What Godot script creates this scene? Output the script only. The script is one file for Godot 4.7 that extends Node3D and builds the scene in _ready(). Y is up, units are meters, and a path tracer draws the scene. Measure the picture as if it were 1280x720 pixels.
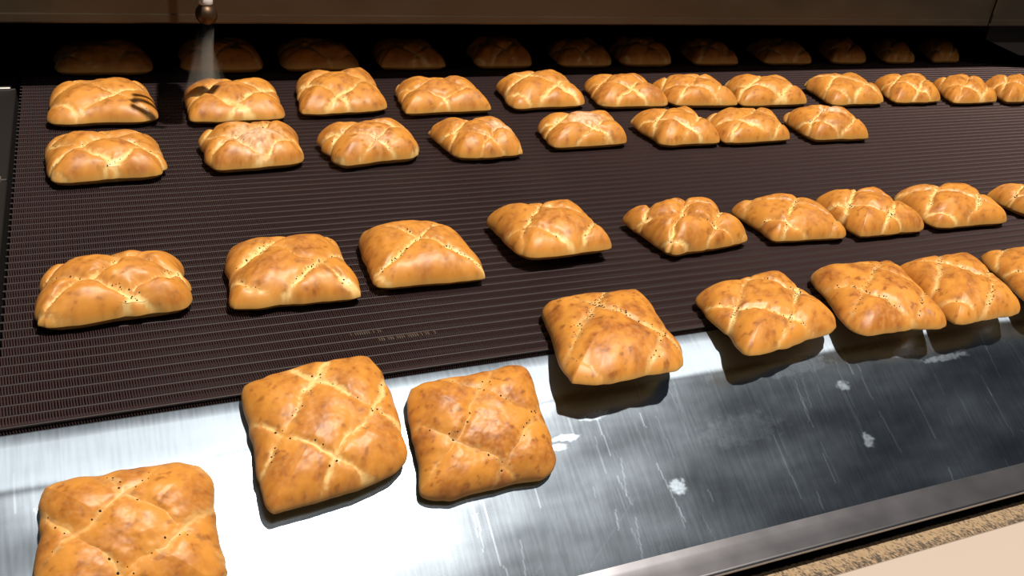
extends Node3D
# A bakery oven's discharge end: square breads ride a dark wire belt out of the oven and slide down a steel chute.

const CHUTE_TILT := 32.0                       # degrees
const CHUTE_TOP := Vector3(0.0, -0.006, -0.637)
const BELT_PITCH := 0.0142
const BELT_FRONT := -0.6445
const BELT_LEFT := -0.095
const BELT_RIGHT := 2.15

var used := {}
var mats := {}

# ---------------------------------------------------------------- helpers
func named(base: String) -> String:
	if not used.has(base):
		used[base] = 0
		return base
	used[base] += 1
	return "%s_%03d" % [base, used[base]]

func thing(called: String, label: String, category: String, at := Vector3.ZERO, group := "") -> Node3D:
	var o := Node3D.new()
	o.name = named(called)
	add_child(o, true)
	o.position = at
	o.set_meta("label", label)
	o.set_meta("category", category)
	if group != "":
		o.set_meta("group", group)
	return o

func part(called: String, mesh: Mesh, mat: Material, parent: Node, at := Vector3.ZERO, turn := Vector3.ZERO) -> MeshInstance3D:
	var m := MeshInstance3D.new()
	m.name = called
	m.mesh = mesh
	m.material_override = mat
	parent.add_child(m, true)
	m.position = at
	m.rotation = turn
	return m

func std(key: String, col: Color, rough: float, metal := 0.0, spec := 0.5) -> StandardMaterial3D:
	var m := StandardMaterial3D.new()
	m.resource_name = key
	m.albedo_color = col
	m.roughness = rough
	m.metallic = metal
	m.metallic_specular = spec
	mats[key] = m
	return m

func noise_tex(sd: int, freq: float, lo: float, hi: float, w := 512, h := 512, oct := 4) -> ImageTexture:
	var n := FastNoiseLite.new()
	n.seed = sd
	n.frequency = freq
	n.fractal_octaves = oct
	var im := Image.create(w, h, false, Image.FORMAT_RGB8)
	for y in h:
		for x in w:
			var a := float(x) / w
			var b := float(y) / h
			var v := lerpf(lerpf(n.get_noise_2d(x, y), n.get_noise_2d(x - w, y), smoothstep(0.8, 1.0, a)), lerpf(n.get_noise_2d(x, y - h), n.get_noise_2d(x - w, y - h), smoothstep(0.8, 1.0, a)), smoothstep(0.8, 1.0, b))
			var g := clampf(lerpf(lo, hi, v * 0.5 + 0.5), 0.0, 1.0)
			im.set_pixel(x, y, Color(g, g, g))
	im.generate_mipmaps()
	return ImageTexture.create_from_image(im)

func quad(st: SurfaceTool, a: Vector3, b: Vector3, c: Vector3, d: Vector3) -> void:
	for v in [a, b, c, a, c, d]:
		st.add_vertex(v)

func chamfer_box(size: Vector3, r: float) -> ArrayMesh:
	# a box whose twelve edges are bevelled
	var st := SurfaceTool.new()
	st.begin(Mesh.PRIMITIVE_TRIANGLES)
	st.set_smooth_group(-1)
	var h := size * 0.5
	r = minf(r, minf(h.x, minf(h.y, h.z)) * 0.9)
	var pts := func(sx: float, sy: float, sz: float) -> Array:
		return [Vector3(sx * h.x, sy * (h.y - r), sz * (h.z - r)), Vector3(sx * (h.x - r), sy * h.y, sz * (h.z - r)), Vector3(sx * (h.x - r), sy * (h.y - r), sz * h.z)]
	var c := {}
	for sx in [-1, 1]:
		for sy in [-1, 1]:
			for sz in [-1, 1]:
				c[Vector3i(sx, sy, sz)] = pts.call(sx, sy, sz)
	var faces := []
	for ax in 3:
		var o1 := (ax + 1) % 3
		var o2 := (ax + 2) % 3
		for s in [-1, 1]:
			var ring := []
			for k in [[-1, -1], [1, -1], [1, 1], [-1, 1]]:
				var key := Vector3i.ZERO
				key[ax] = s
				key[o1] = k[0]
				key[o2] = k[1]
				ring.append(c[key][ax])
			faces.append(ring)
		for s1 in [-1, 1]:
			for s2 in [-1, 1]:
				var k0 := Vector3i.ZERO
				k0[o1] = s1
				k0[o2] = s2
				k0[ax] = -1
				var k1 := k0
				k1[ax] = 1
				faces.append([c[k0][o1], c[k1][o1], c[k1][o2], c[k0][o2]])
	for key in c:
		faces.append([c[key][0], c[key][1], c[key][2]])
	for f in faces:
		var mid := Vector3.ZERO
		for v in f:
			mid += v
		var nrm: Vector3 = (f[1] - f[0]).cross(f[2] - f[0])
		var order: Array = f.duplicate()
		if nrm.dot(mid) > 0.0:
			order.reverse()
		for k in range(1, order.size() - 1):
			for v in [order[0], order[k], order[k + 1]]:
				st.add_vertex(v)
	st.generate_normals()
	return st.commit()

func lathe(profile: Array, seg := 28) -> ArrayMesh:
	# profile: Vector2(radius, height), from the bottom up
	var st := SurfaceTool.new()
	st.begin(Mesh.PRIMITIVE_TRIANGLES)
	st.set_smooth_group(0)
	for i in profile.size() - 1:
		for k in seg:
			var a := TAU * k / seg
			var b := TAU * (k + 1) / seg
			var p: Vector2 = profile[i]
			var q: Vector2 = profile[i + 1]
			var va := Vector3(cos(a) * p.x, p.y, sin(a) * p.x)
			var vb := Vector3(cos(b) * p.x, p.y, sin(b) * p.x)
			var vc := Vector3(cos(b) * q.x, q.y, sin(b) * q.x)
			var vd := Vector3(cos(a) * q.x, q.y, sin(a) * q.x)
			quad(st, va, vb, vc, vd)
	st.generate_normals()
	return st.commit()

func sheet(profile: Array, x0: float, x1: float, cuts := 1, smooth := true, closed := false) -> ArrayMesh:
	# a profile of Vector2(z, y) swept along x; u runs along x, v along the profile, both in metres
	var st := SurfaceTool.new()
	st.begin(Mesh.PRIMITIVE_TRIANGLES)
	st.set_smooth_group(0 if smooth else -1)
	var n := profile.size() - (0 if closed else 1)
	var s := 0.0
	for i in n:
		var p: Vector2 = profile[i]
		var q: Vector2 = profile[(i + 1) % profile.size()]
		var s2 := s + p.distance_to(q)
		for k in cuts:
			var xa := lerpf(x0, x1, float(k) / cuts)
			var xb := lerpf(x0, x1, float(k + 1) / cuts)
			var v := [Vector3(xa, p.y, p.x), Vector3(xb, p.y, p.x), Vector3(xb, q.y, q.x), Vector3(xa, q.y, q.x)]
			var uv := [Vector2(xa - x0, s), Vector2(xb - x0, s), Vector2(xb - x0, s2), Vector2(xa - x0, s2)]
			for j in [0, 1, 2, 0, 2, 3]:
				st.set_uv(uv[j])
				st.add_vertex(v[j])
		s = s2
	st.generate_normals()
	st.generate_tangents()
	return st.commit()

# ---------------------------------------------------------------- bread
func dome(r: float) -> float:
	return pow(maxf(0.0, 1.0 - pow(r, 2.6)), 0.52)

# One square bread: a closed puffed pillow whose footprint is the four-cornered plan `q`, scored by a diamond lattice.
# look: h height, s lattice spacing, a lattice angle, pa / pb phases, d seam depth, sd seed, brown blotchiness, lobe rim lobes
func bread_mesh(q: Array, look: Dictionary, rings: int, around: int, holes: SurfaceTool) -> ArrayMesh:
	var nz := FastNoiseLite.new()
	nz.seed = look.sd
	nz.frequency = 1.0
	nz.fractal_octaves = 3
	var rng := RandomNumberGenerator.new()
	rng.seed = look.sd * 7 + 5
	var h: float = look.h
	var rim: float = h * 0.18
	var ca := cos(look.a)
	var sa := sin(look.a)
	var S: float = look.s
	var plan := func(x: float, y: float) -> Vector2:
		var u := x * 0.5 + 0.5
		var v := y * 0.5 + 0.5
		return q[0].lerp(q[1], u).lerp(q[3].lerp(q[2], u), v)
	var seam_at := func(x: float, y: float) -> Vector3:   # (seam strength, puff, crossing)
		var wx := x + 0.11 * nz.get_noise_2d(x * 1.3 + 7.0, y * 1.3)
		var wy := y + 0.11 * nz.get_noise_2d(x * 1.3, y * 1.3 + 31.0)
		var fa := (wx * ca + wy * sa) / S + float(look.pa)
		var fb := (-wx * sa + wy * ca) / S + float(look.pb)
		var da := absf(fa - roundf(fa)) * S
		var db := absf(fb - roundf(fb)) * S
		var w: float = look.w
		var ea := exp(-pow(da / w, 2.0)) * clampf(0.8 + 0.9 * nz.get_noise_2d(fb * 0.7 + 50.0, roundf(fa) * 3.3), 0.45, 1.0)
		var eb := exp(-pow(db / w, 2.0)) * clampf(0.8 + 0.9 * nz.get_noise_2d(fa * 0.7 + 80.0, roundf(fb) * 3.3), 0.45, 1.0)
		return Vector3(maxf(ea, eb), pow(absf(sin(PI * fa) * sin(PI * fb)), 0.6), ea * eb)
	# how far the outline reaches in a direction: rounded corners, slightly hollow sides, a wandering edge
	var reach := func(dx: float, dy: float) -> float:
		var am := maxf(absf(dx), absf(dy))
		var ux := dx / am
		var uy := dy / am
		var mn := minf(absf(ux), absf(uy))
		return pow(pow(absf(ux), 5.5) + pow(absf(uy), 5.5), -1.0 / 5.5) * (0.985 + 0.05 * mn * mn) * (1.0 + 0.075 * nz.get_noise_2d(ux * 0.8 + 11.0, uy * 0.8 + 17.0) + float(look.get("knob", 0.0)) * exp(-pow(Vector2(ux + 1.0, uy + 1.0).length() / 0.22, 2.0)))
	var top := func(x: float, y: float, r: float) -> float:
		var e: Vector3 = seam_at.call(x, y)
		var big := nz.get_noise_2d(x * 0.9 + 3.0, y * 0.9 + 9.0)
		var fine := nz.get_noise_2d(x * 3.0 - 4.0, y * 3.0)
		var d := dome(r)
		var corner := 1.0 - 0.22 * x * x * y * y
		var fade := smoothstep(1.0, 0.72, r) * 0.9 + 0.1
		return rim + (h - rim) * d * corner * (0.86 + 0.20 * (e.y - 0.35) * float(look.puff) + 0.085 * big) - float(look.d) * e.x * fade * (0.35 + 0.65 * d) + 0.0007 * fine * d
	var pos := PackedVector3Array()
	var col := PackedColorArray()
	var under := 9
	var gold := Color(0.60, 0.252, 0.043)
	var brown := Color(0.36, 0.113, 0.017)
	var deep := Color(0.20, 0.057, 0.011)
	var pale := Color(0.83, 0.57, 0.235)
	var side := Color(0.70, 0.42, 0.115)
	for j in rings + under + 1:
		var down := maxi(0, j - rings)
		var r := sin(float(j) / rings * PI * 0.5) if j <= rings else 1.0 - pow(float(down) / under, 1.6)
		for k in around:
			var t := float(k) / around * 4.0
			var f := (t - floorf(t)) * 2.0 - 1.0
			var e := [Vector2(f, -1), Vector2(1, f), Vector2(-f, 1), Vector2(-1, -f)]
			var dv: Vector2 = e[int(t) % 4]
			var edge: float = reach.call(dv.x, dv.y)
			var x := dv.x * r
			var y := dv.y * r
			var px := x * lerpf(1.0, edge, r)
			var py := y * lerpf(1.0, edge, r)
			var sm: Vector3 = seam_at.call(px, py)
			if j == rings or down > 0 or r > 0.9:
				var nick := 1.0 - float(look.lobe) * 0.045 * sm.x * smoothstep(0.85, 1.0, r)
				px *= nick
				py *= nick
			var yy := 0.0
			if down == 0:
				yy = top.call(px, py, r)
			else:
				yy = rim * smoothstep(0.80, 1.0, r) * (0.9 + 0.1 * r)
				yy = rim * pow(clampf((r - 0.72) / 0.28, 0.0, 1.0), 2.2)
			var g: Vector2 = plan.call(px, py)
			pos.append(Vector3(g.x, maxf(yy, 0.0), g.y))
			# crust colour: golden puffs browned in blotches, pale split seams, paler flanks near the base
			var n1 := nz.get_noise_2d(px * 1.5 + 60.0, py * 1.5)
			var n2 := nz.get_noise_2d(px * 4.2, py * 4.2 + 90.0)
			var n3 := nz.get_noise_2d(px * 11.0 + 20.0, py * 11.0)
			var c := gold.lerp(brown, clampf(float(look.brown) * (0.30 + 0.9 * n1 + 0.45 * n2 + 0.25 * (sm.y - 0.5)), 0.0, 1.0))
			c = c.lerp(deep, clampf(float(look.brown) * smoothstep(0.28, 0.6, n2 + 0.35 * n3) * 0.55, 0.0, 1.0))
			c = c.lerp(pale, clampf(0.16 * n3 + 0.12 * n1, 0.0, 0.25))
			var split := clampf(0.30 * sm.x + 0.75 * smoothstep(0.45, 0.95, sm.x + 0.45 * n3 + 0.2 * n2), 0.0, 1.0)
			c = c.lerp(pale, clampf(split * float(look.light), 0.0, 0.95))
			if look.has("painted_sheen"):      # a whitish sheen painted into the crust colour: place on the plan, spread, strength
				var fl: Array = look.painted_sheen
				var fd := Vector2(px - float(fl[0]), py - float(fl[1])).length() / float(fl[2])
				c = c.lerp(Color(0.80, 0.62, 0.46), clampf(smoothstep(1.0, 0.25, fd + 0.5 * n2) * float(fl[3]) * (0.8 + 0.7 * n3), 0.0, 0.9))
			var low := smoothstep(0.42 * h, 0.12 * h, yy) if down == 0 else 1.0
			c = c.lerp(side, low * 0.75)
			if down > 3:
				c = c.lerp(brown, 0.6)
			col.append(c)
	var idx := PackedInt32Array()
	for j in rings + under:
		for k in around:
			var k2 := (k + 1) % around
			var a0 := j * around + k
			var a1 := j * around + k2
			var b0 := a0 + around
			var b1 := a1 + around
			idx.append_array(PackedInt32Array([a0, a1, b1, a0, b1, b0]))
	var nrm := PackedVector3Array()
	nrm.resize(pos.size())
	for i in range(0, idx.size(), 3):
		var fn := (pos[idx[i + 2]] - pos[idx[i]]).cross(pos[idx[i + 1]] - pos[idx[i]])
		nrm[idx[i]] += fn
		nrm[idx[i + 1]] += fn
		nrm[idx[i + 2]] += fn
	var pole := Vector3.ZERO
	for k in around:
		pole += nrm[k]
	for k in around:
		nrm[k] = pole
		nrm[(rings + under) * around + k] = Vector3.DOWN
	for i in nrm.size():
		nrm[i] = nrm[i].normalized()
	var arr := []
	arr.resize(Mesh.ARRAY_MAX)
	arr[Mesh.ARRAY_VERTEX] = pos
	arr[Mesh.ARRAY_NORMAL] = nrm
	arr[Mesh.ARRAY_COLOR] = col
	arr[Mesh.ARRAY_INDEX] = idx
	var am := ArrayMesh.new()
	am.add_surface_from_arrays(Mesh.PRIMITIVE_TRIANGLES, arr)
	# dark docking pricks scattered along the seams
	if holes != null:
		var placed := 0
		for attempt in 1400:
			if placed >= int(look.pricks):
				break
			var x := rng.randf_range(-0.86, 0.86)
			var y := rng.randf_range(-0.86, 0.86)
			var near: Vector3 = seam_at.call(x, y)
			var keep := clampf((near.x - 0.25) * 0.7 + near.z * 2.0, 0.0, 1.0)
			if rng.randf() > keep:
				continue
			var at := func(px: float, py: float) -> float:      # the ring that passes through a place on the plan
				var m := maxf(absf(px), absf(py))
				var e: float = reach.call(px, py)
				var rr := m
				for n in 4:
					rr = m / lerpf(1.0, e, minf(rr, 1.0))
				return rr
			var r: float = at.call(x, y)
			if r > 0.9:
				continue
			var yy: float = top.call(x, y, r)
			var g: Vector2 = plan.call(x, y)
			var gx: Vector2 = plan.call(x + 0.03, y)
			var gy: Vector2 = plan.call(x, y + 0.03)
			var p := Vector3(g.x, yy, g.y)
			var ux := (Vector3(gx.x, top.call(x + 0.03, y, at.call(x + 0.03, y)), gx.y) - p).normalized()
			var uz := (Vector3(gy.x, top.call(x, y + 0.03, at.call(x, y + 0.03)), gy.y) - p).normalized()
			var up := uz.cross(ux).normalized()
			var rad := rng.randf_range(0.0006, 0.0014) * (0.7 + 0.6 * near.x)
			for s in 6:
				var a := TAU * s / 6.0
				var b := TAU * (s + 1) / 6.0
				holes.add_vertex(p + up * 0.0006)
				holes.add_vertex(p + (ux * cos(a) + uz * sin(a)) * rad - up * 0.0003)
				holes.add_vertex(p + (ux * cos(b) + uz * sin(b)) * rad - up * 0.0003)
			placed += 1
	return am

func bread(v: Array, look: Dictionary, label: String, group: String, rings: int, around: int, tilt := 0.0) -> void:
	var o := thing("square_bread", label, "bread", Vector3(v[0], v[1], v[2]), group)
	o.rotation.x = deg_to_rad(tilt)
	var q := [Vector2(v[3], v[4]), Vector2(v[5], v[6]), Vector2(v[7], v[8]), Vector2(v[9], v[10])]
	var st: SurfaceTool = null
	if int(look.pricks) > 0:
		st = SurfaceTool.new()
		st.begin(Mesh.PRIMITIVE_TRIANGLES)
		st.set_smooth_group(-1)
	part("crust", bread_mesh(q, look, rings, around, st), mats.crust, o)
	if st != null:
		st.generate_normals()
		var pr := part("docking_prick", st.commit(), mats.prick, o)
		pr.set_meta("kind", "stuff")

# ---------------------------------------------------------------- the breads, row by row
# each: centre, then the footprint's far left, far right, near right and near left corners (x, z)
func breads_at_the_belt_end() -> void:
	bread([0.420, 0.000, -0.635, -0.042, -0.070, 0.070, -0.065, 0.049, 0.069, -0.077, 0.067], {"sd": 2976, "h": 0.0378, "s": 1.2, "a": 0.7245, "pa": 0.3, "pb": 0.1, "d": 0.0018, "w": 0.0768, "puff": 0.7139, "brown": 1.25, "light": 0.45, "lobe": 0.3, "pricks": 120},
		"brown-speckled bread overhanging the belt end, leftmost of the five there", "breads at the belt end", 100, 360)
	bread([0.601, 0.000, -0.636, -0.058, -0.051, 0.067, -0.066, 0.064, 0.046, -0.073, 0.071], {"sd": 6394, "h": 0.0367, "s": 0.92, "a": 0.785, "pa": 0.5, "pb": 0.5, "d": 0.004, "w": 0.06, "puff": 0.6641, "brown": 0.9669, "light": 0.95, "lobe": 0.5, "pricks": 95},
		"glossy bread with a lattice of pale seams, overhanging the belt end", "breads at the belt end", 100, 360)
	bread([0.745, 0.000, -0.634, -0.041, -0.068, 0.078, -0.061, 0.042, 0.071, -0.079, 0.059], {"sd": 579, "h": 0.0367, "s": 1.0, "a": 0.8103, "pa": 0.2, "pb": 0.5, "d": 0.002, "w": 0.0682, "puff": 0.6847, "brown": 1.2, "light": 0.45, "lobe": 0.4, "pricks": 110},
		"bread with blistered top overhanging the belt end, third from the left there", "breads at the belt end", 100, 360)
	bread([0.862, 0.000, -0.627, -0.042, -0.061, 0.075, -0.064, 0.039, 0.061, -0.072, 0.064], {"sd": 9811, "h": 0.0381, "s": 1.05, "a": 0.773, "pa": 0.5, "pb": 0.1, "d": 0.003, "w": 0.074, "puff": 0.5759, "brown": 0.9582, "light": 0.6, "lobe": 0.5, "pricks": 110},
		"bread with a pale left flank at the belt end, against its left neighbour", "breads at the belt end", 100, 360)
	bread([0.998, 0.000, -0.626, -0.040, -0.066, 0.083, -0.058, 0.037, 0.068, -0.081, 0.056], {"sd": 5585, "h": 0.0362, "s": 0.9527, "a": 0.7572, "pa": -0.0043, "pb": 0.4014, "d": 0.0041, "w": 0.0626, "puff": 0.689, "brown": 0.8492, "light": 0.9353, "lobe": 0.5666, "pricks": 95},
		"bread cut by the photo's right border at the belt end", "breads at the belt end", 100, 360)

func breads_on_the_chute() -> void:
	bread([0.142, -0.020, -0.598, -0.062, -0.053, 0.057, -0.067, 0.063, 0.050, -0.058, 0.070], {"sd": 3914, "h": 0.0359, "s": 0.85, "a": 0.7822, "pa": 0.5, "pb": 0.45, "d": 0.0022, "w": 0.0627, "puff": 0.4283, "brown": 0.9, "light": 0.75, "lobe": 0.3, "pricks": 30},
		"tilted bread with a pale diamond seam, half off the belt onto the chute", "breads sliding down the steel chute", 110, 400, 23.0)
	bread([0.268, -0.032, -0.576, -0.055, -0.052, 0.062, -0.054, 0.059, 0.051, -0.066, 0.054], {"sd": 8727, "h": 0.0342, "s": 0.9, "a": 0.7024, "pa": 0.35, "pb": 0.5, "d": 0.0012, "w": 0.0746, "puff": 0.6564, "brown": 1.15, "light": 0.22, "lobe": 0.2, "pricks": 30},
		"square golden bread with faint seams, middle of three on the chute", "breads sliding down the steel chute", 110, 400, CHUTE_TILT)
	bread([-0.011, -0.050, -0.548, -0.056, -0.053, 0.059, -0.050, 0.065, 0.056, -0.068, 0.048], {"sd": 5337, "h": 0.0371, "s": 0.8, "a": 0.8536, "pa": 0.5, "pb": 0.5, "d": 0.0014, "w": 0.0736, "puff": 0.5817, "brown": 0.9, "light": 0.35, "lobe": 0.4, "pricks": 30},
		"large golden bread cut by the photo's bottom border at left of the chute", "breads sliding down the steel chute", 110, 400, CHUTE_TILT)

func breads_in_the_middle_row() -> void:
	bread([-0.002, 0.000, -0.810, -0.064, -0.035, 0.063, -0.057, 0.066, 0.043, -0.065, 0.049], {"sd": 602, "h": 0.0437, "s": 0.8, "a": 0.7814, "pa": 0.1, "pb": 0.5, "d": 0.0055, "w": 0.0733, "puff": 1.3, "brown": 0.8242, "light": 1.1313, "lobe": 1.3, "pricks": 85},
		"lobed quilted bread alone at left, beside the belt's left edge, in the middle row", "breads in the spaced middle row", 78, 280)
	bread([0.157, 0.000, -0.813, -0.053, -0.061, 0.059, -0.055, 0.060, 0.060, -0.066, 0.056], {"sd": 6869, "h": 0.0428, "s": 1.0, "a": 0.8356, "pa": 0.45, "pb": 0.0, "d": 0.004, "w": 0.0773, "puff": 0.7876, "brown": 0.9741, "light": 0.9685, "lobe": 0.3, "pricks": 85},
		"smooth rectangular bread with an arched seam, second in the middle row", "breads in the spaced middle row", 78, 280)
	bread([0.291, 0.000, -0.822, -0.050, -0.060, 0.055, -0.053, 0.058, 0.060, -0.062, 0.053], {"sd": 7246, "h": 0.0432, "s": 1.25, "a": 0.7972, "pa": 0, "pb": 0, "d": 0.0045, "w": 0.0683, "puff": 0.6779, "brown": 0.7137, "light": 0.9568, "lobe": 0.2, "pricks": 85},
		"pillow bread with one pale X of seams, third in the middle row", "breads in the spaced middle row", 78, 280)
	bread([0.451, 0.004, -0.838, -0.058, -0.058, 0.061, -0.057, 0.056, 0.055, -0.059, 0.059], {"sd": 7782, "h": 0.044, "s": 1.1, "a": 0.6774, "pa": 0.25, "pb": 0.3, "d": 0.004, "w": 0.059, "puff": 0.7592, "brown": 0.8466, "light": 0.9211, "lobe": 0.3, "pricks": 85},
		"diamond-shaped bread with a lifted front edge, centre of the middle row", "breads in the spaced middle row", 78, 280, -4.5)
	bread([0.624, 0.000, -0.823, -0.064, -0.043, 0.052, -0.053, 0.070, 0.040, -0.057, 0.056], {"sd": 1964, "h": 0.0449, "s": 0.7, "a": 0.7232, "pa": 0.2, "pb": 0.45, "d": 0.0055, "w": 0.0561, "puff": 1.3, "brown": 0.8988, "light": 1.0558, "lobe": 1.0, "pricks": 85, "knob": 0.1},
		"puffy quilted bread with a small knob at its left tip, middle row", "breads in the spaced middle row", 78, 280)
	bread([0.774, 0.000, -0.822, -0.057, -0.051, 0.053, -0.049, 0.059, 0.053, -0.055, 0.047], {"sd": 7718, "h": 0.0392, "s": 0.9481, "a": 0.7697, "pa": -0.0524, "pb": 0.1001, "d": 0.0048, "w": 0.0685, "puff": 0.8526, "brown": 0.8489, "light": 0.9635, "lobe": 0.6809, "pricks": 85},
		"golden bread overlapping its right neighbour, sixth in the middle row", "breads in the spaced middle row", 78, 280)
	bread([0.896, 0.000, -0.816, -0.053, -0.051, 0.050, -0.051, 0.061, 0.050, -0.057, 0.052], {"sd": 5881, "h": 0.0418, "s": 0.9299, "a": 0.8299, "pa": 0.459, "pb": 0.4315, "d": 0.0041, "w": 0.0638, "puff": 0.9931, "brown": 0.9557, "light": 1.0379, "lobe": 0.9148, "pricks": 85},
		"pale-edged bread tucked behind its left neighbour, seventh in the middle row", "breads in the spaced middle row", 78, 280)
	bread([1.037, 0.000, -0.812, -0.061, -0.052, 0.067, -0.043, 0.065, 0.049, -0.071, 0.046], {"sd": 5313, "h": 0.0414, "s": 0.9659, "a": 0.7142, "pa": 0.4384, "pb": -0.0804, "d": 0.0037, "w": 0.0682, "puff": 0.7707, "brown": 0.8726, "light": 0.9196, "lobe": 0.5784, "pricks": 85},
		"bread with four raised puffs, second from right in the middle row", "breads in the spaced middle row", 78, 280)
	bread([1.193, 0.000, -0.802, -0.062, -0.039, 0.055, -0.032, 0.058, 0.043, -0.050, 0.028], {"sd": 1331, "h": 0.0413, "s": 0.9336, "a": 0.8086, "pa": 0.5541, "pb": 0.2348, "d": 0.0034, "w": 0.0619, "puff": 1.0057, "brown": 0.7046, "light": 0.9632, "lobe": 0.4516, "pricks": 85},
		"bread cut by the photo's right border in the middle row", "breads in the spaced middle row", 78, 280)

func breads_in_the_second_row() -> void:
	bread([0.003, 0.000, -1.132, -0.068, -0.055, 0.065, -0.054, 0.066, 0.051, -0.063, 0.058], {"sd": 9661, "h": 0.0443, "s": 0.7909, "a": 0.9025, "pa": 0.0791, "pb": 0.4079, "d": 0.0033, "w": 0.0768, "puff": 0.7385, "brown": 0.8373, "light": 1.067, "lobe": 0.9365, "pricks": 36},
		"broad lobed bread with bold pale seams, leftmost in the second row", "breads in the second row on the belt", 58, 210)
	bread([0.176, 0.000, -1.145, -0.064, -0.048, 0.065, -0.063, 0.057, 0.051, -0.058, 0.061], {"sd": 8735, "h": 0.0443, "s": 0.8532, "a": 0.9014, "pa": 0.1012, "pb": 0.4318, "d": 0.0045, "w": 0.0735, "puff": 1.0839, "brown": 0.9596, "light": 0.9929, "lobe": 0.4431, "pricks": 36, "painted_sheen": [0, 0.3, 0.75, 0.6]},
		"blistered bread with whitish sheen, second from left in the second row", "breads in the second row on the belt", 58, 210)
	bread([0.326, 0.000, -1.136, -0.068, -0.040, 0.065, -0.059, 0.062, 0.041, -0.059, 0.058], {"sd": 4338, "h": 0.0444, "s": 0.8599, "a": 0.7882, "pa": 0.5744, "pb": 0.5243, "d": 0.0042, "w": 0.07, "puff": 0.6691, "brown": 0.918, "light": 1.045, "lobe": 0.8323, "pricks": 36, "painted_sheen": [-0.1, 0.5, 0.5, 0.4]},
		"golden bread with a peaked top, third in the second row", "breads in the second row on the belt", 58, 210)
	bread([0.480, 0.000, -1.135, -0.063, -0.050, 0.061, -0.054, 0.052, 0.051, -0.050, 0.052], {"sd": 4474, "h": 0.0414, "s": 0.8362, "a": 0.6913, "pa": 0.4899, "pb": 0.3775, "d": 0.0037, "w": 0.0588, "puff": 1.0511, "brown": 0.8441, "light": 0.9057, "lobe": 0.9528, "pricks": 36, "painted_sheen": [0.5, 0.1, 0.5, 0.65]},
		"golden bread with a pale shiny patch, fourth in the second row", "breads in the second row on the belt", 58, 210)
	bread([0.651, 0.000, -1.151, -0.061, -0.042, 0.077, -0.051, 0.056, 0.047, -0.072, 0.047], {"sd": 5736, "h": 0.0401, "s": 0.9867, "a": 0.7101, "pa": 0.5551, "pb": 0.5628, "d": 0.0045, "w": 0.0756, "puff": 0.9722, "brown": 0.8381, "light": 0.9499, "lobe": 0.9094, "pricks": 36, "painted_sheen": [0, 0.1, 0.6, 0.7]},
		"rounded bread with a whitish painted sheen at its centre, fifth in the second row", "breads in the second row on the belt", 58, 210)
	bread([0.808, 0.000, -1.144, -0.059, -0.047, 0.062, -0.063, 0.053, 0.057, -0.056, 0.054], {"sd": 5857, "h": 0.0434, "s": 0.8958, "a": 0.794, "pa": 0.4401, "pb": 0.4313, "d": 0.0036, "w": 0.0698, "puff": 0.7122, "brown": 0.805, "light": 1.0056, "lobe": 0.3427, "pricks": 36},
		"smooth browned bread overlapping its right neighbour in the second row", "breads in the second row on the belt", 58, 210)
	bread([0.935, 0.000, -1.136, -0.057, -0.046, 0.083, -0.057, 0.053, 0.051, -0.079, 0.052], {"sd": 3574, "h": 0.0417, "s": 0.9436, "a": 0.6767, "pa": 0.037, "pb": 0.4198, "d": 0.0045, "w": 0.0693, "puff": 0.6346, "brown": 0.8116, "light": 0.9347, "lobe": 0.5, "pricks": 36},
		"pale-seamed bread overlapped by its left neighbour in the second row", "breads in the second row on the belt", 58, 210)
	bread([1.086, 0.000, -1.127, -0.057, -0.053, 0.072, -0.053, 0.049, 0.056, -0.064, 0.050], {"sd": 3621, "h": 0.0434, "s": 0.9112, "a": 0.8427, "pa": 0.2005, "pb": 0.1338, "d": 0.0038, "w": 0.0613, "puff": 1.0115, "brown": 0.8779, "light": 0.9607, "lobe": 0.8306, "pricks": 36, "painted_sheen": [0.1, 0, 0.5, 0.75]},
		"golden bread with a white patch, rightmost in the second row", "breads in the second row on the belt", 58, 210)

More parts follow.
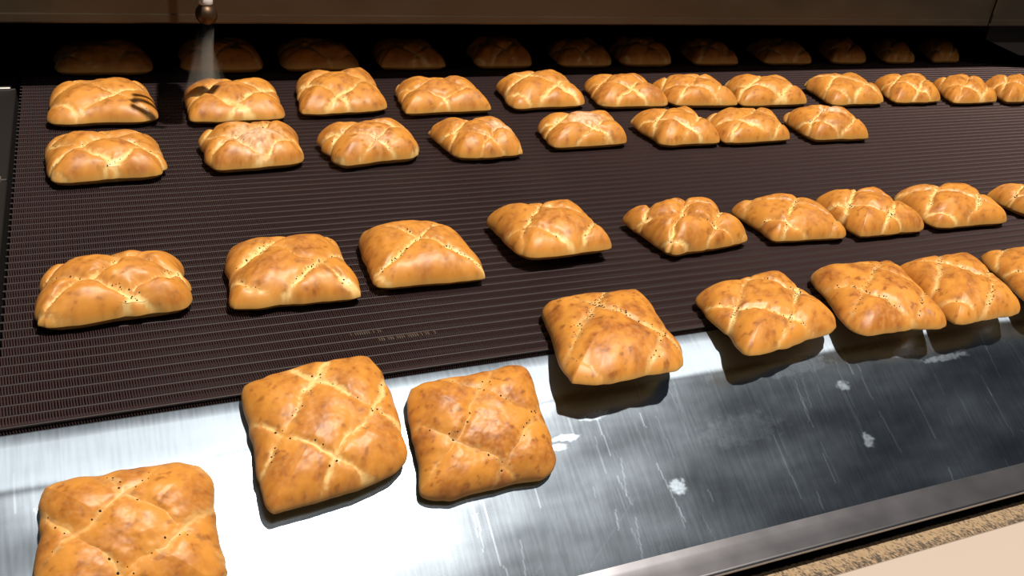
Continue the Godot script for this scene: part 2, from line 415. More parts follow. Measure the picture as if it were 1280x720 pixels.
func breads_at_the_mouth() -> void:
	bread([0.007, 0.000, -1.335, -0.062, -0.067, 0.066, -0.067, 0.066, 0.066, -0.070, 0.068], {"sd": 2385, "h": 0.0437, "s": 0.9693, "a": 0.8359, "pa": 0.5409, "pb": -0.0109, "d": 0.0031, "w": 0.0656, "puff": 0.7131, "brown": 0.8411, "light": 0.9798, "lobe": 0.4087, "pricks": 26},
		"golden bread with a dark finger-shaped shadow at right, leftmost at the oven mouth", "breads in the row at the oven mouth", 54, 190)
	bread([0.180, 0.000, -1.329, -0.057, -0.073, 0.069, -0.065, 0.063, 0.069, -0.075, 0.068], {"sd": 5393, "h": 0.0417, "s": 0.8854, "a": 0.6754, "pa": 0.4312, "pb": 0.3469, "d": 0.0043, "w": 0.0779, "puff": 0.9755, "brown": 0.8952, "light": 0.9825, "lobe": 0.5574, "pricks": 26},
		"golden bread right under the spray mist, partly shaded at its left end", "breads in the row at the oven mouth", 54, 190)
	bread([0.338, 0.000, -1.351, -0.055, -0.065, 0.071, -0.085, 0.061, 0.072, -0.076, 0.077], {"sd": 7674, "h": 0.0443, "s": 0.9831, "a": 0.8623, "pa": 0.5041, "pb": 0.4063, "d": 0.004, "w": 0.0735, "puff": 0.8983, "brown": 0.9527, "light": 1.002, "lobe": 0.683, "pricks": 26},
		"tall domed bread at the oven mouth, just right of the one under the mist", "breads in the row at the oven mouth", 54, 190)
	bread([0.490, 0.000, -1.321, -0.060, -0.060, 0.070, -0.052, 0.068, 0.054, -0.078, 0.059], {"sd": 8136, "h": 0.0422, "s": 0.8662, "a": 0.8578, "pa": 0.392, "pb": 0.2996, "d": 0.0046, "w": 0.0552, "puff": 1.0891, "brown": 0.9151, "light": 0.9894, "lobe": 0.4019, "pricks": 26},
		"golden bread with pale branching seams on its right, fourth at the oven mouth", "breads in the row at the oven mouth", 54, 190)
	bread([0.664, 0.000, -1.333, -0.058, -0.059, 0.076, -0.066, 0.061, 0.059, -0.079, 0.066], {"sd": 871, "h": 0.0443, "s": 0.9376, "a": 0.87, "pa": 0.4272, "pb": -0.095, "d": 0.0037, "w": 0.0755, "puff": 0.8548, "brown": 0.7999, "light": 1.1435, "lobe": 0.3211, "pricks": 26},
		"golden bread with curving seams, fifth at the oven mouth", "breads in the row at the oven mouth", 54, 190)
	bread([0.813, 0.000, -1.317, -0.053, -0.057, 0.062, -0.055, 0.063, 0.060, -0.072, 0.052], {"sd": 383, "h": 0.0426, "s": 0.8816, "a": 0.8604, "pa": 0.5536, "pb": 0.4906, "d": 0.0038, "w": 0.0561, "puff": 0.8898, "brown": 0.9701, "light": 0.9162, "lobe": 0.6114, "pricks": 26},
		"golden bread overlapped by its right neighbour, sixth at the oven mouth", "breads in the row at the oven mouth", 54, 190)
	bread([0.945, 0.000, -1.305, -0.061, -0.052, 0.072, -0.053, 0.057, 0.056, -0.068, 0.049], {"sd": 6602, "h": 0.0433, "s": 0.8155, "a": 0.6661, "pa": 0.091, "pb": 0.3649, "d": 0.0037, "w": 0.0572, "puff": 0.7256, "brown": 0.8624, "light": 0.9179, "lobe": 0.6355, "pricks": 26},
		"pale-seamed bread tucked against its left neighbour, seventh at the oven mouth", "breads in the row at the oven mouth", 54, 190)
	bread([1.087, 0.000, -1.296, -0.054, -0.056, 0.075, -0.053, 0.063, 0.057, -0.084, 0.052], {"sd": 9615, "h": 0.0438, "s": 0.9384, "a": 0.7601, "pa": 0.277, "pb": 0.4108, "d": 0.0039, "w": 0.0771, "puff": 0.6904, "brown": 0.8853, "light": 1.1233, "lobe": 0.4328, "pricks": 26},
		"smooth-fronted golden bread standing alone, eighth at the oven mouth", "breads in the row at the oven mouth", 54, 190)
	bread([1.266, 0.000, -1.291, -0.057, -0.055, 0.085, -0.068, 0.051, 0.063, -0.079, 0.060], {"sd": 4187, "h": 0.0442, "s": 0.9021, "a": 0.8093, "pa": 0.367, "pb": -0.0514, "d": 0.0032, "w": 0.0699, "puff": 0.6224, "brown": 0.7372, "light": 1.0519, "lobe": 0.8328, "pricks": 26},
		"golden bread with a cross of pale seams, ninth at the oven mouth", "breads in the row at the oven mouth", 54, 190)
	bread([1.418, 0.000, -1.286, -0.041, -0.058, 0.091, -0.055, 0.035, 0.058, -0.085, 0.055], {"sd": 158, "h": 0.0416, "s": 0.8975, "a": 0.6796, "pa": 0.5226, "pb": 0.4044, "d": 0.0036, "w": 0.0565, "puff": 0.6113, "brown": 0.9579, "light": 1.0827, "lobe": 0.7997, "pricks": 26},
		"golden bread touching the next, tenth from left at the oven mouth", "breads in the row at the oven mouth", 54, 190)
	bread([1.549, 0.000, -1.271, -0.031, -0.060, 0.082, -0.052, 0.037, 0.055, -0.088, 0.056], {"sd": 2086, "h": 0.0406, "s": 0.8032, "a": 0.6779, "pa": 0.0159, "pb": 0.2573, "d": 0.0034, "w": 0.0777, "puff": 1.0643, "brown": 0.9463, "light": 0.9199, "lobe": 0.3694, "pricks": 26},
		"golden bread between two touching breads, eleventh at the oven mouth", "breads in the row at the oven mouth", 54, 190)
	bread([1.668, 0.000, -1.258, -0.038, -0.050, 0.067, -0.043, 0.044, 0.043, -0.073, 0.051], {"sd": 651, "h": 0.045, "s": 0.8679, "a": 0.7037, "pa": 0.4907, "pb": 0.4615, "d": 0.003, "w": 0.0681, "puff": 1.0762, "brown": 0.7166, "light": 1.1079, "lobe": 0.3134, "pricks": 26},
		"golden bread cut by the photo's right border, last at the oven mouth", "breads in the row at the oven mouth", 54, 190)

func breads_in_the_oven() -> void:
	bread([0.017, 0.000, -1.542, -0.067, -0.051, 0.067, -0.049, 0.069, 0.054, -0.069, 0.046], {"sd": 9142, "h": 0.0423, "s": 0.943, "a": 0.6752, "pa": 0.2545, "pb": 0.0858, "d": 0.0034, "w": 0.0576, "puff": 0.7952, "brown": 0.8085, "light": 1.1269, "lobe": 0.8841, "pricks": 0},
		"dim brown bread in the oven's shadow, leftmost of the shaded row", "dim breads inside the oven", 40, 120)
	bread([0.191, 0.000, -1.544, -0.061, -0.052, 0.063, -0.050, 0.063, 0.054, -0.065, 0.047], {"sd": 1897, "h": 0.0466, "s": 0.7913, "a": 0.753, "pa": 0.5172, "pb": 0.0034, "d": 0.005, "w": 0.0647, "puff": 0.6509, "brown": 0.7829, "light": 0.9273, "lobe": 0.6125, "pricks": 0},
		"dim brown bread in the oven's shadow, second from the left of the shaded row", "dim breads inside the oven", 40, 120)
	bread([0.346, 0.000, -1.544, -0.060, -0.052, 0.064, -0.050, 0.062, 0.055, -0.066, 0.048], {"sd": 7934, "h": 0.0444, "s": 0.972, "a": 0.8103, "pa": 0.0087, "pb": 0.5081, "d": 0.0045, "w": 0.0755, "puff": 0.6362, "brown": 0.8163, "light": 0.9365, "lobe": 0.5065, "pricks": 0},
		"dim brown bread in the oven's shadow, third from the left of the shaded row", "dim breads inside the oven", 40, 120)
	bread([0.505, 0.000, -1.544, -0.053, -0.053, 0.061, -0.051, 0.055, 0.055, -0.063, 0.049], {"sd": 1106, "h": 0.0428, "s": 0.8932, "a": 0.6665, "pa": 0.3507, "pb": 0.4433, "d": 0.0038, "w": 0.0666, "puff": 0.6501, "brown": 0.928, "light": 0.9896, "lobe": 0.4236, "pricks": 0},
		"dim brown bread in the oven's shadow, fourth from the left of the shaded row", "dim breads inside the oven", 40, 120)
	bread([0.678, 0.000, -1.544, -0.047, -0.053, 0.060, -0.051, 0.049, 0.055, -0.062, 0.049], {"sd": 8743, "h": 0.0456, "s": 0.8616, "a": 0.8778, "pa": 0.4592, "pb": 0.5505, "d": 0.0046, "w": 0.069, "puff": 0.8696, "brown": 0.8809, "light": 0.9864, "lobe": 0.6086, "pricks": 0},
		"dim brown bread in the oven's shadow, fifth from the left of the shaded row", "dim breads inside the oven", 40, 120)
	bread([0.840, 0.000, -1.543, -0.048, -0.054, 0.063, -0.052, 0.050, 0.056, -0.065, 0.050], {"sd": 6434, "h": 0.0424, "s": 0.8058, "a": 0.7919, "pa": 0.4252, "pb": 0.1871, "d": 0.0031, "w": 0.0697, "puff": 1.0654, "brown": 0.7854, "light": 1.004, "lobe": 0.7972, "pricks": 0},
		"dim brown bread in the oven's shadow, sixth from the left of the shaded row", "dim breads inside the oven", 40, 120)
	bread([0.972, 0.000, -1.542, -0.045, -0.054, 0.063, -0.052, 0.047, 0.056, -0.065, 0.050], {"sd": 2248, "h": 0.0469, "s": 0.8754, "a": 0.6855, "pa": 0.5432, "pb": 0.5582, "d": 0.0036, "w": 0.0647, "puff": 0.6262, "brown": 0.821, "light": 1.0279, "lobe": 0.8575, "pricks": 0},
		"dim brown bread in the oven's shadow, seventh from the left of the shaded row", "dim breads inside the oven", 40, 120)
	bread([1.129, 0.000, -1.540, -0.039, -0.055, 0.063, -0.053, 0.041, 0.056, -0.065, 0.051], {"sd": 8345, "h": 0.0412, "s": 0.814, "a": 0.6792, "pa": -0.0216, "pb": 0.4597, "d": 0.003, "w": 0.0713, "puff": 0.9639, "brown": 0.9258, "light": 1.129, "lobe": 0.6626, "pricks": 0},
		"dim brown bread in the oven's shadow, eighth from the left of the shaded row", "dim breads inside the oven", 40, 120)
	bread([1.305, 0.000, -1.538, -0.048, -0.056, 0.069, -0.053, 0.050, 0.058, -0.071, 0.051], {"sd": 8102, "h": 0.0412, "s": 0.9452, "a": 0.8794, "pa": 0.105, "pb": 0.1394, "d": 0.0036, "w": 0.0658, "puff": 0.9842, "brown": 0.731, "light": 1.1217, "lobe": 0.8521, "pricks": 0},
		"dim brown bread in the oven's shadow, ninth from the left of the shaded row", "dim breads inside the oven", 40, 120)
	bread([1.468, 0.000, -1.536, -0.027, -0.056, 0.065, -0.054, 0.029, 0.057, -0.067, 0.052], {"sd": 2514, "h": 0.0439, "s": 0.9206, "a": 0.8152, "pa": 0.531, "pb": 0.1139, "d": 0.004, "w": 0.0601, "puff": 0.8411, "brown": 0.9323, "light": 0.9817, "lobe": 0.7568, "pricks": 0},
		"dim brown bread in the oven's shadow, tenth from the left of the shaded row", "dim breads inside the oven", 40, 120)
	bread([1.609, 0.000, -1.534, -0.017, -0.056, 0.065, -0.054, 0.019, 0.057, -0.067, 0.053], {"sd": 9168, "h": 0.0414, "s": 0.908, "a": 0.8675, "pa": 0.0306, "pb": 0.0778, "d": 0.0037, "w": 0.0661, "puff": 1.0655, "brown": 0.9972, "light": 0.9809, "lobe": 0.4666, "pricks": 0},
		"dim brown bread in the oven's shadow, eleventh from the left of the shaded row", "dim breads inside the oven", 40, 120)
	bread([1.744, 0.000, -1.532, -0.011, -0.056, 0.066, -0.054, 0.013, 0.057, -0.068, 0.053], {"sd": 9266, "h": 0.0448, "s": 0.9826, "a": 0.8136, "pa": 0.2658, "pb": 0.0528, "d": 0.0046, "w": 0.074, "puff": 0.6562, "brown": 0.7164, "light": 1.0428, "lobe": 0.569, "pricks": 0},
		"dim brown bread in the oven's shadow, rightmost of the shaded row", "dim breads inside the oven", 40, 120)

# ---------------------------------------------------------------- machine
func belt() -> void:
	var o := thing("conveyor_belt", "dark woven wire conveyor belt carrying the breads out of the oven", "conveyor belt")
	# one transverse row of flattened wire coils, shared by every row
	var st := SurfaceTool.new()
	st.begin(Mesh.PRIMITIVE_TRIANGLES)
	st.set_smooth_group(-1)
	var step := 0.00212
	var count := int((BELT_RIGHT - BELT_LEFT) / step)
	var prof := [Vector2(0.02, -0.0032), Vector2(0.14, -0.0010), Vector2(0.42, 0.0), Vector2(0.80, -0.0005), Vector2(0.98, -0.0028)]
	var rng := RandomNumberGenerator.new()
	rng.seed = 41
	for i in count:
		var x := BELT_LEFT + (i + 0.5) * step + rng.randf_range(-0.00008, 0.00008)
		var dy := rng.randf_range(-0.0002, 0.0)
		for k in prof.size() - 1:
			var p: Vector2 = prof[k]
			var q: Vector2 = prof[k + 1]
			var a := Vector3(x + p.x * 0.0009, p.y + dy, p.x * BELT_PITCH)
			var b := Vector3(x + q.x * 0.0009, q.y + dy, q.x * BELT_PITCH)
			var w := Vector3(0.00066, -0.0007, 0)
			var w2 := Vector3(-0.00066, -0.0007, 0)
			quad(st, a + w2, b + w2, b, a)
			quad(st, a, b, b + w, a + w)
	st.generate_normals()
	var coil := st.commit()
	var rod := CylinderMesh.new()
	rod.top_radius = 0.00135
	rod.bottom_radius = 0.00135
	rod.height = BELT_RIGHT - BELT_LEFT + 0.004
	rod.radial_segments = 8
	rod.rings = 1
	var rows := 82
	for n in rows:
		var z := BELT_FRONT + 0.0015 - (n + 1) * BELT_PITCH
		part("wire_coil_row", coil, mats.belt, o, Vector3(0, -0.0002, z))
		part("cross_rod", rod, mats.rod, o, Vector3((BELT_LEFT + BELT_RIGHT) * 0.5, -0.0032, z + BELT_PITCH), Vector3(0, 0, PI / 2))
	# the belt bends down over the nose bar
	part("wire_coil_row", coil, mats.belt, o, Vector3(0, -0.0008, BELT_FRONT + 0.0015), Vector3(1.35, 0, 0))
	# two short runs of coil worn bright
	for run in [[0.213, 26, 4], [0.190, 14, 5]]:
		var sw := SurfaceTool.new()
		sw.begin(Mesh.PRIMITIVE_TRIANGLES)
		sw.set_smooth_group(-1)
		for i in int(run[1]):
			if rng.randf() < 0.25:
				continue
			var x := float(run[0]) + i * step
			var a := Vector3(x, 0.0003, 0.35 * BELT_PITCH)
			var m := Vector3(x + 0.0004, 0.0008, 0.52 * BELT_PITCH)
			var b := Vector3(x + 0.0006, 0.0003, 0.72 * BELT_PITCH)
			var w := Vector3(0.0006, -0.0009, 0)
			var w2 := Vector3(-0.0006, -0.0009, 0)
			quad(sw, a + w2, m + w2, m, a)
			quad(sw, a, m, m + w, a + w)
			quad(sw, m + w2, b + w2, b, m)
			quad(sw, m, b, b + w, m + w)
		sw.generate_normals()
		part("worn_bright_wires", sw.commit(), mats.bright_steel, o, Vector3(0, -0.0002, BELT_FRONT + 0.0015 - int(run[2]) * BELT_PITCH))
	var bar := CylinderMesh.new()
	bar.top_radius = 0.0042
	bar.bottom_radius = 0.0042
	bar.height = BELT_RIGHT - BELT_LEFT
	part("nose_bar", bar, mats.black_steel, o, Vector3((BELT_LEFT + BELT_RIGHT) * 0.5, -0.0085, BELT_FRONT - 0.0045), Vector3(0, 0, PI / 2))
	var bed := chamfer_box(Vector3(BELT_RIGHT - BELT_LEFT, 0.012, 1.5), 0.001)
	part("support_bed", bed, mats.black_steel, o, Vector3((BELT_LEFT + BELT_RIGHT) * 0.5, -0.0125, BELT_FRONT - 0.0075 - 0.75))

func side_guard() -> void:
	var o := thing("conveyor_side_cover", "dark steel cover plates with bright joints along the belt's left edge", "machine cover", Vector3(BELT_LEFT - 0.006, 0, 0))
	var zs := [-0.665, -0.79, -1.13, -1.464, -1.9]
	for i in 4:
		var a: float = zs[i] - 0.002
		var b: float = zs[i + 1] + 0.002
		part("cover_plate", chamfer_box(Vector3(0.30, 0.05, a - b), 0.0012), mats.dark_steel, o, Vector3(-0.152, -0.031, (a + b) * 0.5))
	for i in [2, 3]:
		part("joint_strip", chamfer_box(Vector3(0.296, 0.006, 0.009), 0.001), mats.bright_steel, o, Vector3(-0.152 - 0.004, -0.005, zs[i]))

func chute() -> void:
	var o := thing("discharge_chute", "scratched stainless steel chute sloping down from the belt end", "chute")
	# a flatter first section under the belt end, a bend, then the long slope
	var t0 := deg_to_rad(21.0)
	var d0 := Vector2(cos(t0), -sin(t0))
	var t := deg_to_rad(CHUTE_TILT)
	var d := Vector2(cos(t), -sin(t))
	var top := Vector2(CHUTE_TOP.z, CHUTE_TOP.y)
	var bend := top + d0 * 0.048
	var fold := bend + d * 0.1545
	var prof := []
	for k in 5:
		prof.append(top + Vector2(-0.0012, -0.0012) + Vector2(cos(lerpf(PI + 0.6, PI * 0.5, k / 4.0)), sin(lerpf(PI + 0.6, PI * 0.5, k / 4.0))) * 0.0012)
	for k in 5:
		prof.append(top.lerp(bend - d0 * 0.006, k / 4.0))
	for k in 7:
		var e := k / 6.0
		prof.append((bend - d0 * 0.006).lerp(bend, e).lerp(bend.lerp(bend + d * 0.006, e), e))
	for k in range(1, 9):
		prof.append((bend + d * 0.006).lerp(fold - d * 0.004, k / 8.0))
	part("chute_sheet", sheet(prof, -0.55, 1.95, 12), mats.chute, o)
	# the lip: the sheet folds flatter and ends in a rolled bead
	var lip := [fold - d * 0.004]
	var lt := deg_to_rad(12.7)
	var ld := Vector2(cos(lt), -sin(lt))
	for k in range(1, 4):
		lip.append(fold - d * 0.004 * (1.0 - k / 3.0) + ld * 0.004 * k / 3.0)
	lip.append(fold + ld * 0.014)
	lip.append(fold + ld * 0.0225)
	var c := fold + ld * 0.0225 + Vector2(ld.y, -ld.x) * 0.0032
	var bead := []
	for k in range(0, 13):
		var a := PI * 0.5 - lt - PI * 1.2 * k / 12.0
		bead.append(c + Vector2(cos(a), sin(a)) * 0.0032)
	bead.append(c + Vector2(-0.02, -0.001))
	part("rolled_bead", sheet(bead, -0.55, 1.95, 6), mats.bead, o)
	part("front_lip", sheet(lip, -0.55, 1.95, 6), mats.lip, o)
	part("under_plate", sheet([top + Vector2(0.002, -0.006), bend + Vector2(0.0, -0.012), fold + Vector2(0.01, -0.012), fold + Vector2(0.004, -0.10)], -0.55, 1.95, 1, false), mats.black_steel, o)

func chute_textures() -> Array:
	# 2.5 m x 0.2 m of sheet: colour, roughness and metal maps with drag scratches, wiped haze and dried dough smears
	var w := 2048
	var h := 256
	var sc := Vector2(w / 2.5, h / 0.2025)
	var ca := Image.create(w, h, false, Image.FORMAT_RGB8)
	var ro := Image.create(w, h, false, Image.FORMAT_RGB8)
	var me := Image.create(w, h, false, Image.FORMAT_RGB8)
	var n := FastNoiseLite.new()
	n.seed = 12
	n.frequency = 0.008
	n.fractal_octaves = 4
	var fine := FastNoiseLite.new()
	fine.seed = 77
	fine.frequency = 0.35
	var colr := PackedFloat32Array()
	var rour := PackedFloat32Array()
	var metr := PackedFloat32Array()
	colr.resize(w * h)
	rour.resize(w * h)
	metr.resize(w * h)
	for y in h:
		for x in w:
			var haze := n.get_noise_2d(x * 0.8, y * 1.3)
			var brush := fine.get_noise_2d(x * 1.0, y * 0.035)
			colr[y * w + x] = 0.56 + 0.05 * haze + 0.02 * brush
			var along := float(y) / h * 0.2025
			var frosted := smoothstep(0.052, 0.044, along + 0.004 * haze)   # the rubbed band under the belt end
			rour[y * w + x] = 0.232 + 0.05 * haze + 0.014 * brush + (0.27 + 0.05 * brush) * frosted
			colr[y * w + x] += 0.14 * frosted
			metr[y * w + x] = 1.0
	var rng := RandomNumberGenerator.new()
	rng.seed = 5
	for s in 330:   # scratches, mostly down the slope
		var x := rng.randf() * w
		var y := rng.randf() * h
		var len := rng.randf_range(8, 90)
		var lean := rng.randf_range(-0.12, 0.12) if rng.randf() < 0.97 else rng.randf_range(-1.0, 1.0)
		var strong := rng.randf_range(0.02, 0.095)
		for k in int(len):
			var px := int(x + lean * k)
			var py := int(y + k)
			if px < 0 or px >= w or py >= h:
				continue
			colr[py * w + px] += strong * 0.6
			rour[py * w + px] += strong * 0.5
	# dried smears, where the photograph shows them: x, distance down the slope, half length along x, half width, strength
	for sm in [[0.435, 0.149, 0.0085, 0.0080, 0.42], [0.346, 0.087, 0.014, 0.0035, 0.5], [0.335, 0.093, 0.010, 0.0035, 0.4], [0.657, 0.0865, 0.008, 0.006, 0.30], [0.657, 0.146, 0.007, 0.008, 0.32], [0.379, 0.0715, 0.017, 0.004, 0.22], [0.803, 0.077, 0.036, 0.004, 0.24], [0.755, 0.063, 0.026, 0.005, 0.18], [0.60, 0.060, 0.06, 0.008, 0.06], [0.52, 0.11, 0.05, 0.016, 0.04]]:
		var cx: float = (sm[0] + 0.55) * sc.x
		var cy: float = sm[1] * sc.y
		var rx: float = sm[2] * sc.x
		var ry: float = sm[3] * sc.y
		for py in range(maxi(0, int(cy - ry * 1.6)), mini(h, int(cy + ry * 1.6))):
			for px in range(maxi(0, int(cx - rx * 1.6)), mini(w, int(cx + rx * 1.6))):
				var dd := Vector2((px - cx) / rx, (py - cy) / ry).length() + 0.45 * fine.get_noise_2d(px * 0.35, py * 0.35) + 0.35 * n.get_noise_2d(px * 9.0, py * 9.0)
				var a := smoothstep(1.1, 0.6, dd) * float(sm[4]) * (0.8 + 0.4 * fine.get_noise_2d(px * 0.6 + 40.0, py * 0.6))
				var i := py * w + px
				colr[i] = lerpf(colr[i], 0.78, a)
				rour[i] = lerpf(rour[i], 0.7, a)
				metr[i] = lerpf(metr[i], 0.35, a)
	for y in h:
		for x in w:
			var i := y * w + x
			var c := clampf(colr[i], 0.0, 1.0)
			ca.set_pixel(x, y, Color(c * 0.905, c * 0.99, c * 1.09))
			ro.set_pixel(x, y, Color(rour[i], rour[i], rour[i]))
			me.set_pixel(x, y, Color(metr[i], metr[i], metr[i]))
	return [ImageTexture.create_from_image(ca), ImageTexture.create_from_image(ro), ImageTexture.create_from_image(me)]

func hood() -> void:
	var o := thing("oven_hood", "brownish stainless steel front panel above the oven mouth", "oven hood")
	var z := -1.43
	var y := 0.0975
	var prof := [Vector2(z + 0.012, 0.62), Vector2(z + 0.002, y + 0.014), Vector2(z + 0.0024, y + 0.012), Vector2(z + 0.0024, y + 0.002), Vector2(z + 0.0015, y), Vector2(z - 0.006, y), Vector2(z - 0.008, y + 0.004), Vector2(z - 0.008, 0.62)]
	part("front_panel", sheet(prof, -0.8, 1.742, 1, false), mats.hood, o)
	part("end_panel", sheet(prof, 1.745, 3.2, 1, false), mats.hood, o)
	part("seam_cover", chamfer_box(Vector3(0.008, 0.5, 0.004), 0.001), mats.hood, o, Vector3(1.7435, y + 0.275, z + 0.008))

func oven() -> void:
	var o := thing("oven_chamber", "black oven chamber behind the row of shaded breads", "oven")
	part("back_wall", chamfer_box(Vector3(4.2, 0.8, 0.02), 0.002), mats.soot, o, Vector3(1.2, 0.2, -1.86))
	part("ceiling_plate", chamfer_box(Vector3(4.2, 0.02, 0.40), 0.002), mats.soot, o, Vector3(1.2, 0.30, -1.645))
	part("side_wall", chamfer_box(Vector3(0.02, 0.5, 0.40), 0.002), mats.soot, o, Vector3(-0.45, 0.05, -1.645))
	part("side_wall", chamfer_box(Vector3(0.02, 0.5, 0.40), 0.002), mats.soot, o, Vector3(3.0, 0.05, -1.645))
	# grey guard plate beyond the belt's right edge; its lower edge rises towards the back
	var st := SurfaceTool.new()
	st.begin(Mesh.PRIMITIVE_TRIANGLES)
	st.set_smooth_group(-1)
	var pts := [Vector3(1.770, 0.0655, -1.443), Vector3(1.890, 0.030, -1.443), Vector3(2.6, -0.02, -1.443), Vector3(2.6, 0.2, -1.443), Vector3(1.770, 0.2, -1.443)]
	var back := Vector3(0, 0, -0.004)
	for k in range(1, 4):
		for v in [pts[0], pts[k + 1], pts[k], pts[0] + back, pts[k] + back, pts[k + 1] + back]:
			st.add_vertex(v)
	for k in 5:
		var a: Vector3 = pts[k]
		var b: Vector3 = pts[(k + 1) % 5]
		quad(st, a, b, b + back, a + back)
	st.generate_normals()
	part("guard_plate", st.commit(), mats.dark_steel, o)

func nozzle() -> void:
	var at := Vector3(0.1526, 0.128, -1.36)
	var o := thing("spray_nozzle", "small round spray nozzle on a thin pipe before the oven hood", "spray nozzle", at)
	var ball := []
	for k in 15:
		var a := -PI * 0.5 + PI * k / 14.0
		ball.append(Vector2(maxf(cos(a) * 0.0150, 0.0045 if k == 0 else 0.0), sin(a) * 0.0150 * (1.0 if k > 2 else 0.96)))
	ball[14] = Vector2(0.006, 0.0142)
	ball.insert(0, Vector2(0.0, -0.0142))
	part("nozzle_ball", lathe(ball), mats.brass, o)
	part("collar", lathe([Vector2(0.0, 0.013), Vector2(0.0085, 0.013), Vector2(0.0095, 0.0145), Vector2(0.0095, 0.0235), Vector2(0.0085, 0.025), Vector2(0.0, 0.025)]), mats.white_collar, o)
	part("pipe", lathe([Vector2(0.0055, 0.024), Vector2(0.0055, 0.42)], 20), mats.bright_steel, o)
	# unseen shapes added above the frame to throw the fingered shadow on the breads
	part("shadow_block", chamfer_box(Vector3(0.030, 0.032, 0.165), 0.005), mats.brass, o, Vector3(-0.012, 0.082, 0.062), Vector3(0, -0.09, 0))
	for k in 3:
		part("shadow_prong", chamfer_box(Vector3(0.050, 0.007, 0.0085), 0.002), mats.brass, o, Vector3(-0.048, 0.080 + (k - 1) * 0.005, 0.128 + (k - 1) * 0.022), Vector3(0, (k - 1) * -0.42, 0.1))
	part("shadow_bar", chamfer_box(Vector3(0.044, 0.008, 0.018), 0.002), mats.brass, o, Vector3(0.020, 0.085, 0.098), Vector3(0, -0.55, 0.1))

func mist() -> void:
	var o := thing("mist_plume", "thin white spray mist falling from the round nozzle", "mist", Vector3(0.1526, 0.113, -1.36))
	o.set_meta("kind", "stuff")
	for spec in [["CYLINDER", 0.017, 0.088, 20.0, -0.001], ["CONE", 0.036, 0.115, 8.5, -0.003], ["CONE", 0.064, 0.125, 4.2, -0.005], ["CONE", 0.10, 0.12, 1.2, -0.012]]:
		var fv := FogVolume.new()
		fv.name = "mist"
		fv.shape = RenderingServer.FOG_VOLUME_SHAPE_CYLINDER if spec[0] == "CYLINDER" else RenderingServer.FOG_VOLUME_SHAPE_CONE
		fv.size = Vector3(spec[1], spec[2], spec[1])
		var fm := FogMaterial.new()
		fm.density = spec[3]
		fm.albedo = Color(0.95, 0.91, 0.86)
		fv.material = fm
		o.add_child(fv, true)
		fv.position = Vector3(spec[4], 0.040 - 0.0405, 0) if spec[0] == "CYLINDER" else Vector3(spec[4], 0.0, 0)
		fv.position.y = 0.125 - 0.113 - float(spec[2]) * 0.5
		fv.rotation.z = -0.07

func table() -> void:
	var o := thing("work_table", "pale work table with a worn speckled edge below the chute lip", "table", Vector3(0.6, -0.134, -0.4455))
	# rough chipped edge band
	var st := SurfaceTool.new()
	st.begin(Mesh.PRIMITIVE_TRIANGLES)
	st.set_smooth_group(0)
	var n := FastNoiseLite.new()
	n.seed = 9
	n.frequency = 90.0
	n.fractal_octaves = 3
	var nx := 1500
	var nz := 16
	var grain := Color(0.29, 0.195, 0.11)
	var dark := Color(0.035, 0.030, 0.028)
	var pt := func(i: int, j: int) -> Vector3:
		var x := -0.9 + 1.8 * i / nx
		var z := 0.0 + 0.0255 * j / nz + 0.0012 * n.get_noise_2d(x * 2.0, 5.0 + j)
		return Vector3(x, 0.0006 * n.get_noise_2d(x * 4.0, z * 6.0) - (0.004 if j == 0 else 0.0), z)
	var cl := func(v: Vector3) -> Color:
		var s := n.get_noise_2d(v.x * 5.0, v.z * 7.0) + 0.35 * n.get_noise_2d(v.x * 1.1, 3.0) + 0.42 * smoothstep(0.010, 0.023, v.z) - 0.06
		return grain.lerp(Color(0.34, 0.25, 0.16), clampf(0.5 + n.get_noise_2d(v.x * 2.0 + 9.0, v.z * 2.0), 0, 1)).lerp(dark, smoothstep(0.12, 0.34, s) * 0.9)
	for i in nx:
		for j in nz:
			var a: Vector3 = pt.call(i, j)
			var b: Vector3 = pt.call(i + 1, j)
			var c: Vector3 = pt.call(i + 1, j + 1)
			var d: Vector3 = pt.call(i, j + 1)
			for v in [a, b, c, a, c, d]:
				st.set_color(cl.call(v))
				st.add_vertex(v)
	st.generate_normals()
	part("speckled_edge", st.commit(), mats.edge, o)
	part("edge_core", chamfer_box(Vector3(1.8, 0.03, 0.026), 0.001), mats.core, o, Vector3(0, -0.0175, 0.0135))
	part("table_top", chamfer_box(Vector3(1.8, 0.036, 0.26), 0.003), mats.table, o, Vector3(0, -0.0135, 0.0255 + 0.13))

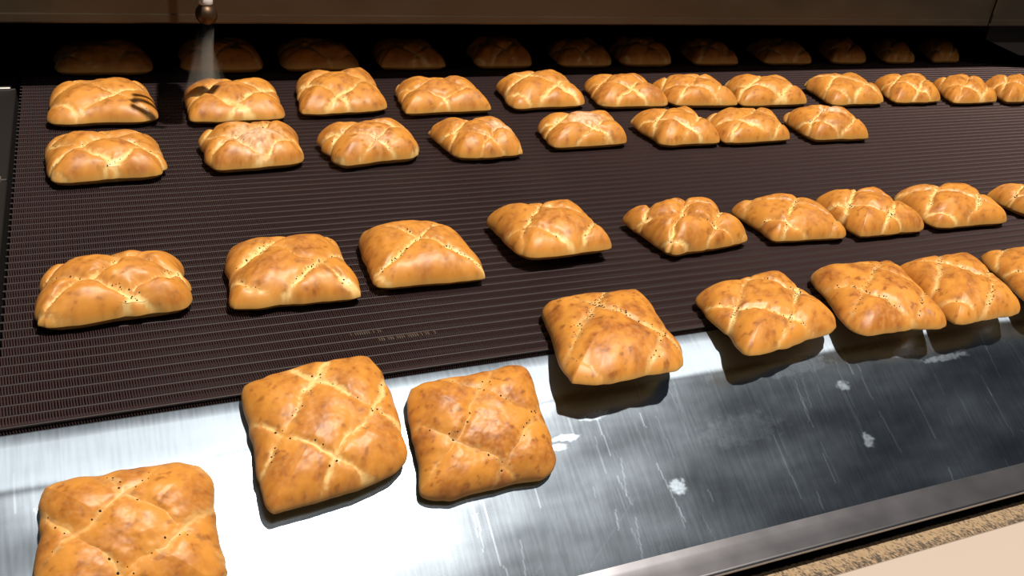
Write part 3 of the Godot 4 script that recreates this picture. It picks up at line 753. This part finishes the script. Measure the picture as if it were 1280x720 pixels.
func _ready() -> void:
	# camera
	var cam := Camera3D.new()
	cam.name = "camera"
	cam.transform = Transform3D(Basis(Vector3(0.915891, 0.101880, 0.388283), Vector3(0.106190, 0.871311, -0.479104), Vector3(-0.387127, 0.480039, 0.787208)), Vector3(0.0, 0.4600, 0.0))
	cam.fov = 34.2996
	cam.near = 0.02
	cam.far = 30.0
	add_child(cam)
	cam.current = true
	# the bakery's dim general light
	var env := Environment.new()
	env.background_mode = Environment.BG_COLOR
	env.background_color = Color(0.37, 0.385, 0.41)
	env.background_energy_multiplier = 0.3
	env.tonemap_mode = Environment.TONE_MAPPER_LINEAR
	env.tonemap_exposure = 1.0
	env.sdfgi_enabled = true
	env.ssao_enabled = true
	env.ssil_enabled = true
	env.volumetric_fog_enabled = true
	env.volumetric_fog_density = 0.0
	var we := WorldEnvironment.new()
	we.name = "environment"
	we.environment = env
	add_child(we)
	# the spotlight high above the belt end
	var key := SpotLight3D.new()
	key.name = "ceiling_spotlight"
	add_child(key)
	key.position = Vector3(1.1, 4.85, 0.35)
	key.look_at(Vector3(0.6, 0.0, -0.9))
	key.light_color = Color(1.0, 0.955, 0.89)
	key.light_energy = 45.0
	key.light_size = 0.07
	key.spot_range = 12.0
	key.spot_attenuation = 2.0
	key.spot_angle = 32.0
	key.spot_angle_attenuation = 0.4
	key.shadow_enabled = true
	# an unseen soft fill light added behind the camera to lift the bread fronts
	var fill := AreaLight3D.new()
	fill.name = "added_fill"
	add_child(fill)
	fill.position = Vector3(0.5, 3.1, 0.95)
	fill.look_at(Vector3(0.5, 0.0, -0.9))
	fill.area_size = Vector2(1.4, 0.5)
	fill.light_color = Color(1.0, 0.95, 0.88)
	fill.light_energy = 0.8
	fill.area_range = 12.0
	fill.shadow_enabled = true
	# materials
	std("crust", Color.WHITE, 0.46, 0.0, 0.47).vertex_color_use_as_albedo = true
	std("prick", Color(0.16, 0.085, 0.04), 0.8)
	std("belt", Color(0.27, 0.205, 0.21), 0.5, 0.35)
	std("rod", Color(0.13, 0.10, 0.105), 0.55, 0.3)
	std("black_steel", Color(0.055, 0.045, 0.045), 0.7, 0.2)
	std("dark_steel", Color(0.15, 0.138, 0.138), 0.55, 0.4)
	std("bright_steel", Color(0.72, 0.71, 0.70), 0.35, 0.9)
	std("soot", Color(0.05, 0.045, 0.045), 0.85)
	std("brass", Color(0.33, 0.26, 0.20), 0.45, 0.8)
	std("white_collar", Color(0.86, 0.86, 0.86), 0.4)
	var hm := std("hood", Color(0.36, 0.315, 0.26), 1.0, 0.8)
	hm.roughness_texture = noise_tex(3, 0.02, 0.3, 0.6, 256, 256)
	hm.uv1_scale = Vector3(1.2, 3.0, 1)
	var tex := chute_textures()
	var cm := std("chute", Color.WHITE, 1.0, 1.0)
	cm.albedo_texture = tex[0]
	cm.roughness_texture = tex[1]
	cm.metallic_texture = tex[2]
	cm.uv1_scale = Vector3(1.0 / 2.5, 1.0 / 0.2025, 1)
	cm.anisotropy_enabled = true
	cm.anisotropy = 0.35
	var lm := std("lip", Color(0.54, 0.54, 0.57), 1.0, 0.95)
	lm.roughness_texture = noise_tex(8, 0.015, 0.27, 0.34, 256, 256)
	lm.uv1_scale = Vector3(4, 4, 1)
	std("wall", Color(0.45, 0.44, 0.42), 0.7)
	std("floor", Color(0.25, 0.24, 0.23), 0.6)
	std("bead", Color(0.68, 0.68, 0.70), 0.28, 1.0)
	std("edge", Color.WHITE, 0.85).vertex_color_use_as_albedo = true
	std("core", Color(0.35, 0.26, 0.18), 0.9)
	std("table", Color(0.70, 0.65, 0.61), 0.5)
	# machine, then breads, then small things
	var fl := part("floor", chamfer_box(Vector3(7.0, 0.1, 6.0), 0.01), mats.floor, self, Vector3(0.8, -0.95, -0.4))
	fl.set_meta("kind", "structure")
	var wb := part("wall_back", chamfer_box(Vector3(7.0, 3.6, 0.1), 0.01), mats.wall, self, Vector3(0.8, 0.85, -2.3))
	wb.set_meta("kind", "structure")
	belt()
	chute()
	hood()
	oven()
	side_guard()
	table()
	breads_at_the_belt_end()
	breads_on_the_chute()
	breads_in_the_middle_row()
	breads_in_the_second_row()
	breads_at_the_mouth()
	breads_in_the_oven()
	nozzle()
	mist()
